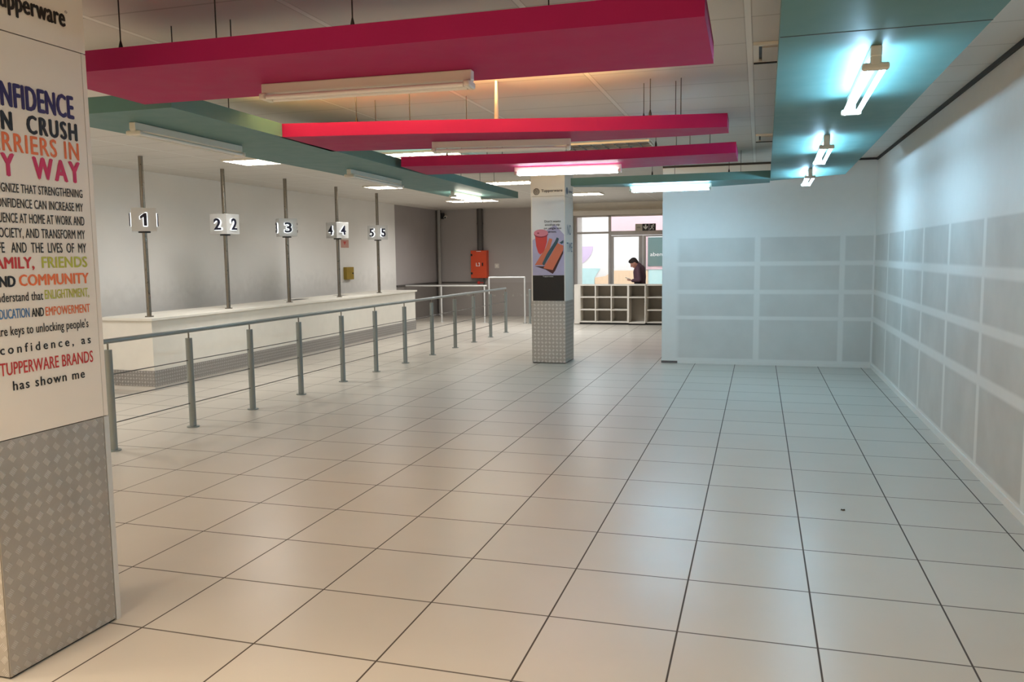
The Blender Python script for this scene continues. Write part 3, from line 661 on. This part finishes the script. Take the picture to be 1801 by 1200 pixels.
MB().box(XL, XL+.006, 16.62, 16.98, 1.94, 2.12).build('sheet', M['paper'], t)
MB().plate([(XL+.006, 16.72, 2.08), (XL+.006, 16.86, 2.08), (XL+.006, 16.79, 2.0)], (.002, 0, 0)).build('triangle', M['red'], t)

# ================================================================== CUBE SHELVES BEFORE THE WINDOW
def cube_shelf(xs, y0, y1, zs, label, top=.985, endpanel=None):
    t = thing('cube_shelf', label, 'shelf unit', ((xs[0]+xs[-1])/2, (y0+y1)/2, 0), 'white cube shelves under the window')
    a, b = xs[0], xs[-1]
    MB().box(a, b, y0, y1, top-.03, top).build('top_panel', M['shelf'], t)
    MB().box(a, b, y1-.012, y1, .05, top-.03).build('back_panel', M['shelfin'], t)
    MB().box(a+.01, b-.01, y0+.03, y1-.012, 0, .05).build('plinth', M['black'], t)
    for i, x in enumerate(xs):
        if i == 0: u, v = x, x+.026
        elif i == len(xs)-1: u, v = x-.026, x
        else: u, v = x-.013, x+.013
        MB().box(u, v, y0, y1-.012, .05, top-.03).build('side_panel' if i in (0, len(xs)-1) else 'divider', M['shelf'], t)
    for z in zs:
        MB().box(a+.026, b-.026, y0+.004, y1-.012, z-.013, z+.013).build('shelf', M['shelf'], t)
    if endpanel: MB().box(endpanel, a, y0-.01, y1, .02, top).build('end_panel', M['shelf'], t)
    return t
cube_shelf([-4.24,-3.842,-3.447,-3.03], 19.90, 20.30, [.064,.364,.674], 'white three by three cube shelf beside the far column', .985, -4.37)
cube_shelf([-3.028,-2.60], 19.85, 20.30, [.055,.675], 'white single cube shelf set forward with one tall lower bay', .99)
cube_shelf([-2.598,-2.20,-1.80,-1.40], 19.90, 20.30, [.064,.364,.674], 'white cube shelf partly hidden behind the partition edge')

# exit sign standing on the door transom
t = thing('exit_sign', 'small emergency exit sign with white arrow and running figure above the doors', 'sign', (-2.80, YW-.02, 2.325))
SY = YW-.035
MB().box(-3.06, -2.885, SY, SY+.03, 2.318, 2.495).build('plate', M['beige'], t)
MB().box(-3.02, -2.925, SY-.001, SY, 2.39, 2.40).box(-3.01, -2.935, SY-.001, SY, 2.415, 2.423).build('mark', M['pipe'], t)
p = MB().box(-2.88, -2.712, SY, SY+.03, 2.318, 2.495).build('plate', M['black'], t)
MB().plate([(x, SY, z) for x, z in [(-2.812,2.475),(-2.78,2.475),(-2.78,2.41),(-2.745,2.44),(-2.735,2.41),(-2.796,2.345),(-2.857,2.41),(-2.847,2.44),(-2.812,2.41)]], (0,-.003,0)).build('arrow', M['t_W'], p)
p = MB().box(-2.706, -2.538, SY, SY+.03, 2.318, 2.495).build('plate', M['black'], t)
q = MB().cyl((-2.60, SY, 2.465), (-2.60, SY-.003, 2.465), .015, n=12)
for a_, b_, wd in (((-2.612,2.45),(-2.64,2.40),.03),((-2.64,2.40),(-2.60,2.37),.016),((-2.60,2.37),(-2.605,2.335),.014),((-2.64,2.40),(-2.66,2.36),.016),((-2.66,2.36),(-2.69,2.355),.014),((-2.615,2.445),(-2.58,2.42),.012),((-2.62,2.445),(-2.665,2.435),.012)):
    q.bar((a_[0], SY-.0015, a_[1]), (b_[0], SY-.0015, b_[1]), wd, .003, (0,1,0))
q.build('running_figure', M['t_W'], p)

# ================================================================== PERSON AT THE DOORS
SK = mat('skin', (196,142,124), .5); JK = mat('plum_jacket', (96,68,80), .8, var=.2, scale=18); HR = mat('dark_hair', (48,38,36), .7); TRm = mat('dark_trousers', (48,48,56), .8); SH = mat('black_shoe', (30,28,28), .5)
PX, PYY = -2.88, 20.75
t = thing('person', 'person in a dark plum jacket looking down at a phone by the doors', 'person', (PX, PYY, 0))
def W(x, y, z): return Vector((PX+x, PYY+y, z))       # person faces -x
def voxel(o, size, smooth=6):
    r = o.modifiers.new('remesh', 'REMESH'); r.mode = 'VOXEL'; r.voxel_size = size; r.use_smooth_shade = True
    s = o.modifiers.new('smooth', 'SMOOTH'); s.iterations = smooth; s.factor = .5
hips = W(.01,0,.93); chest = W(.0,0,1.27); neck0 = W(-.02,0,1.42)
tilt = Matrix.Rotation(math.radians(-38), 3, 'Y')   # head bowed towards the phone (towards -x)
hc = W(-.135, 0, 1.505)
b = MB()
def hd(v): return hc + tilt @ Vector(v)
b.ellipsoid(hc, (.098,.076,.118), 20, 14, tilt); b.ellipsoid(hd((-.03,0,-.055)), (.062,.055,.07), 16, 10, tilt)
b.ellipsoid(hd((-.062,0,-.115)), (.028,.03,.022), 12, 8, tilt)                # chin
b.ellipsoid(hd((-.108,0,-.03)), (.022,.013,.03), 12, 8, tilt)                # nose
b.ellipsoid(hd((-.088,0,.01)), (.016,.05,.012), 12, 8, tilt)                 # brow
b.ellipsoid(hd((-.093,0,-.078)), (.012,.026,.008), 12, 8, tilt)              # mouth
for s in (-1, 1): b.ellipsoid(hd((.01,s*.078,-.03)), (.020,.010,.032), 10, 8, tilt)   # ears
b.capsule(neck0, hd((.03,0,-.06)), .058, .055)
b.capsule(W(0,0,1.00), chest, .12, .13); b.capsule(W(0,-.13,1.36), W(0,.13,1.36), .065, .065)
hand = {}
for s in (-1, 1):
    sh = W(0, s*.185, 1.36); el = W(.035, s*.225, 1.08); wr = W(-.175, s*.075, 1.055)
    b.capsule(sh, el, .05, .04); b.capsule(el, wr, .04, .027)
    pc = wr + Vector((-.05, -s*.02, .008)); hand[s] = pc
    b.ellipsoid(pc, (.046,.036,.016), 12, 8)
    for k in range(4):
        ln = (.036,.041,.039,.030)[k]; f0 = pc + Vector((-.035, (k-1.5)*.018, -.004)); f1 = f0 + Vector((-ln*.7, -s*.004, .006)); f2 = f1 + Vector((-ln*.3, -s*.004, .022))
        b.capsule(f0, f1, .0095, .0085); b.capsule(f1, f2, .0085, .0075)
    th0 = pc + Vector((.005, -s*.03, .01)); b.capsule(th0, th0+Vector((-.03, -s*.01, .018)), .011, .010); b.capsule(th0+Vector((-.03, -s*.01, .018)), th0+Vector((-.055, -s*.004, .022)), .010, .008)
    hp = W(.01, s*.09, .90); kn = W(-.015, s*.10, .49); an = W(.02, s*.10, .09)
    b.capsule(hp, kn, .085, .055); b.capsule(kn, an, .055, .036); b.capsule(an, W(-.09, s*.105, .04), .036, .03)
ob = b.build('body', SK, t); voxel(ob, .007, 4)
j = MB(); j.capsule(W(.015,0,.98), chest, .145, .155); j.capsule(W(.0,-.15,1.37), W(.0,.15,1.37), .075, .075); j.capsule(W(.005,0,1.36), W(-.012,0,1.435), .10, .072)
j.ellipsoid(W(.02,0,1.15), (.15,.20,.26)); j.ellipsoid(W(.03,0,1.30), (.13,.19,.16))
for s in (-1, 1):
    j.capsule(W(0, s*.185, 1.36), W(.035, s*.225, 1.08), .068, .058); j.capsule(W(.035, s*.225, 1.08), W(-.15, s*.095, 1.055), .058, .043)
oj = j.build('jacket', JK, t); voxel(oj, .010, 5)
j = MB()
for s in (-1, 1): j.capsule(W(.01, s*.09, .92), W(-.015, s*.10, .49), .105, .075); j.capsule(W(-.015, s*.10, .49), W(.02, s*.10, .10), .075, .06)
j.capsule(W(.01,-.06,.95), W(.01,.06,.95), .12, .12); voxel(j.build('trousers', TRm, t), .012, 5)
for s in (-1, 1):
    j = MB(); j.ellipsoid(W(-.06, s*.105, .045), (.135,.052,.045), 18, 10); j.capsule(W(.02, s*.10, .05), W(.02, s*.10, .11), .05, .048); voxel(j.build('shoe', SH, t), .010, 4)
h = MB(); h.ellipsoid(hd((.012,0,.035)), (.100,.083,.098), 18, 12, tilt); h.ellipsoid(hd((-.035,0,.085)), (.07,.068,.045), 16, 10, tilt); h.ellipsoid(hd((.06,0,-.02)), (.05,.068,.075), 16, 10, tilt); voxel(h.build('hair', HR, t), .010, 4)
ph = thing('phone', 'dark phone held in both hands of the person by the doors', 'phone', (PX-.255, PYY, 1.085))
pb = MB().box(-.07, .07, -.037, .037, -.004, .004); rt = Matrix.Rotation(math.radians(20), 3, 'Y'); pb.v = [rt @ v + Vector((PX-.285, PYY, 1.110)) for v in pb.v]
pb.build('case', M['black'], ph, bevel=.003)
ps = MB().box(-.064, .064, -.033, .033, .0042, .0048); ps.v = [rt @ v + Vector((PX-.285, PYY, 1.110)) for v in ps.v]
ps.build('screen', mat('phone_glass', (40,44,52), .1), ph)

# ================================================================== SCRAP ON THE FLOOR
sc = MB(); pts = [(-.014,.0),(-.008,.007),(.002,.006),(.012,.010),(.016,.002),(.010,-.006),(-.004,-.007)]
top = [(x*.9+.564, y+5.687, .003+.006*abs(math.sin(i*1.7))) for i, (x, y) in enumerate(pts)]
bot = [(x+.564, y+5.687, .0003) for x, y in pts]; n = len(pts)
sc.add(bot+top, [tuple(range(n))[::-1], tuple(range(n, 2*n))] + [(k, (k+1) % n, n+(k+1) % n, n+k) for k in range(n)])
tag(sc.build('leaf_scrap', mat('dry_leaf', (46,34,24), .8)), 'tiny dark dry leaf scrap lying alone on the floor tiles', 'debris')
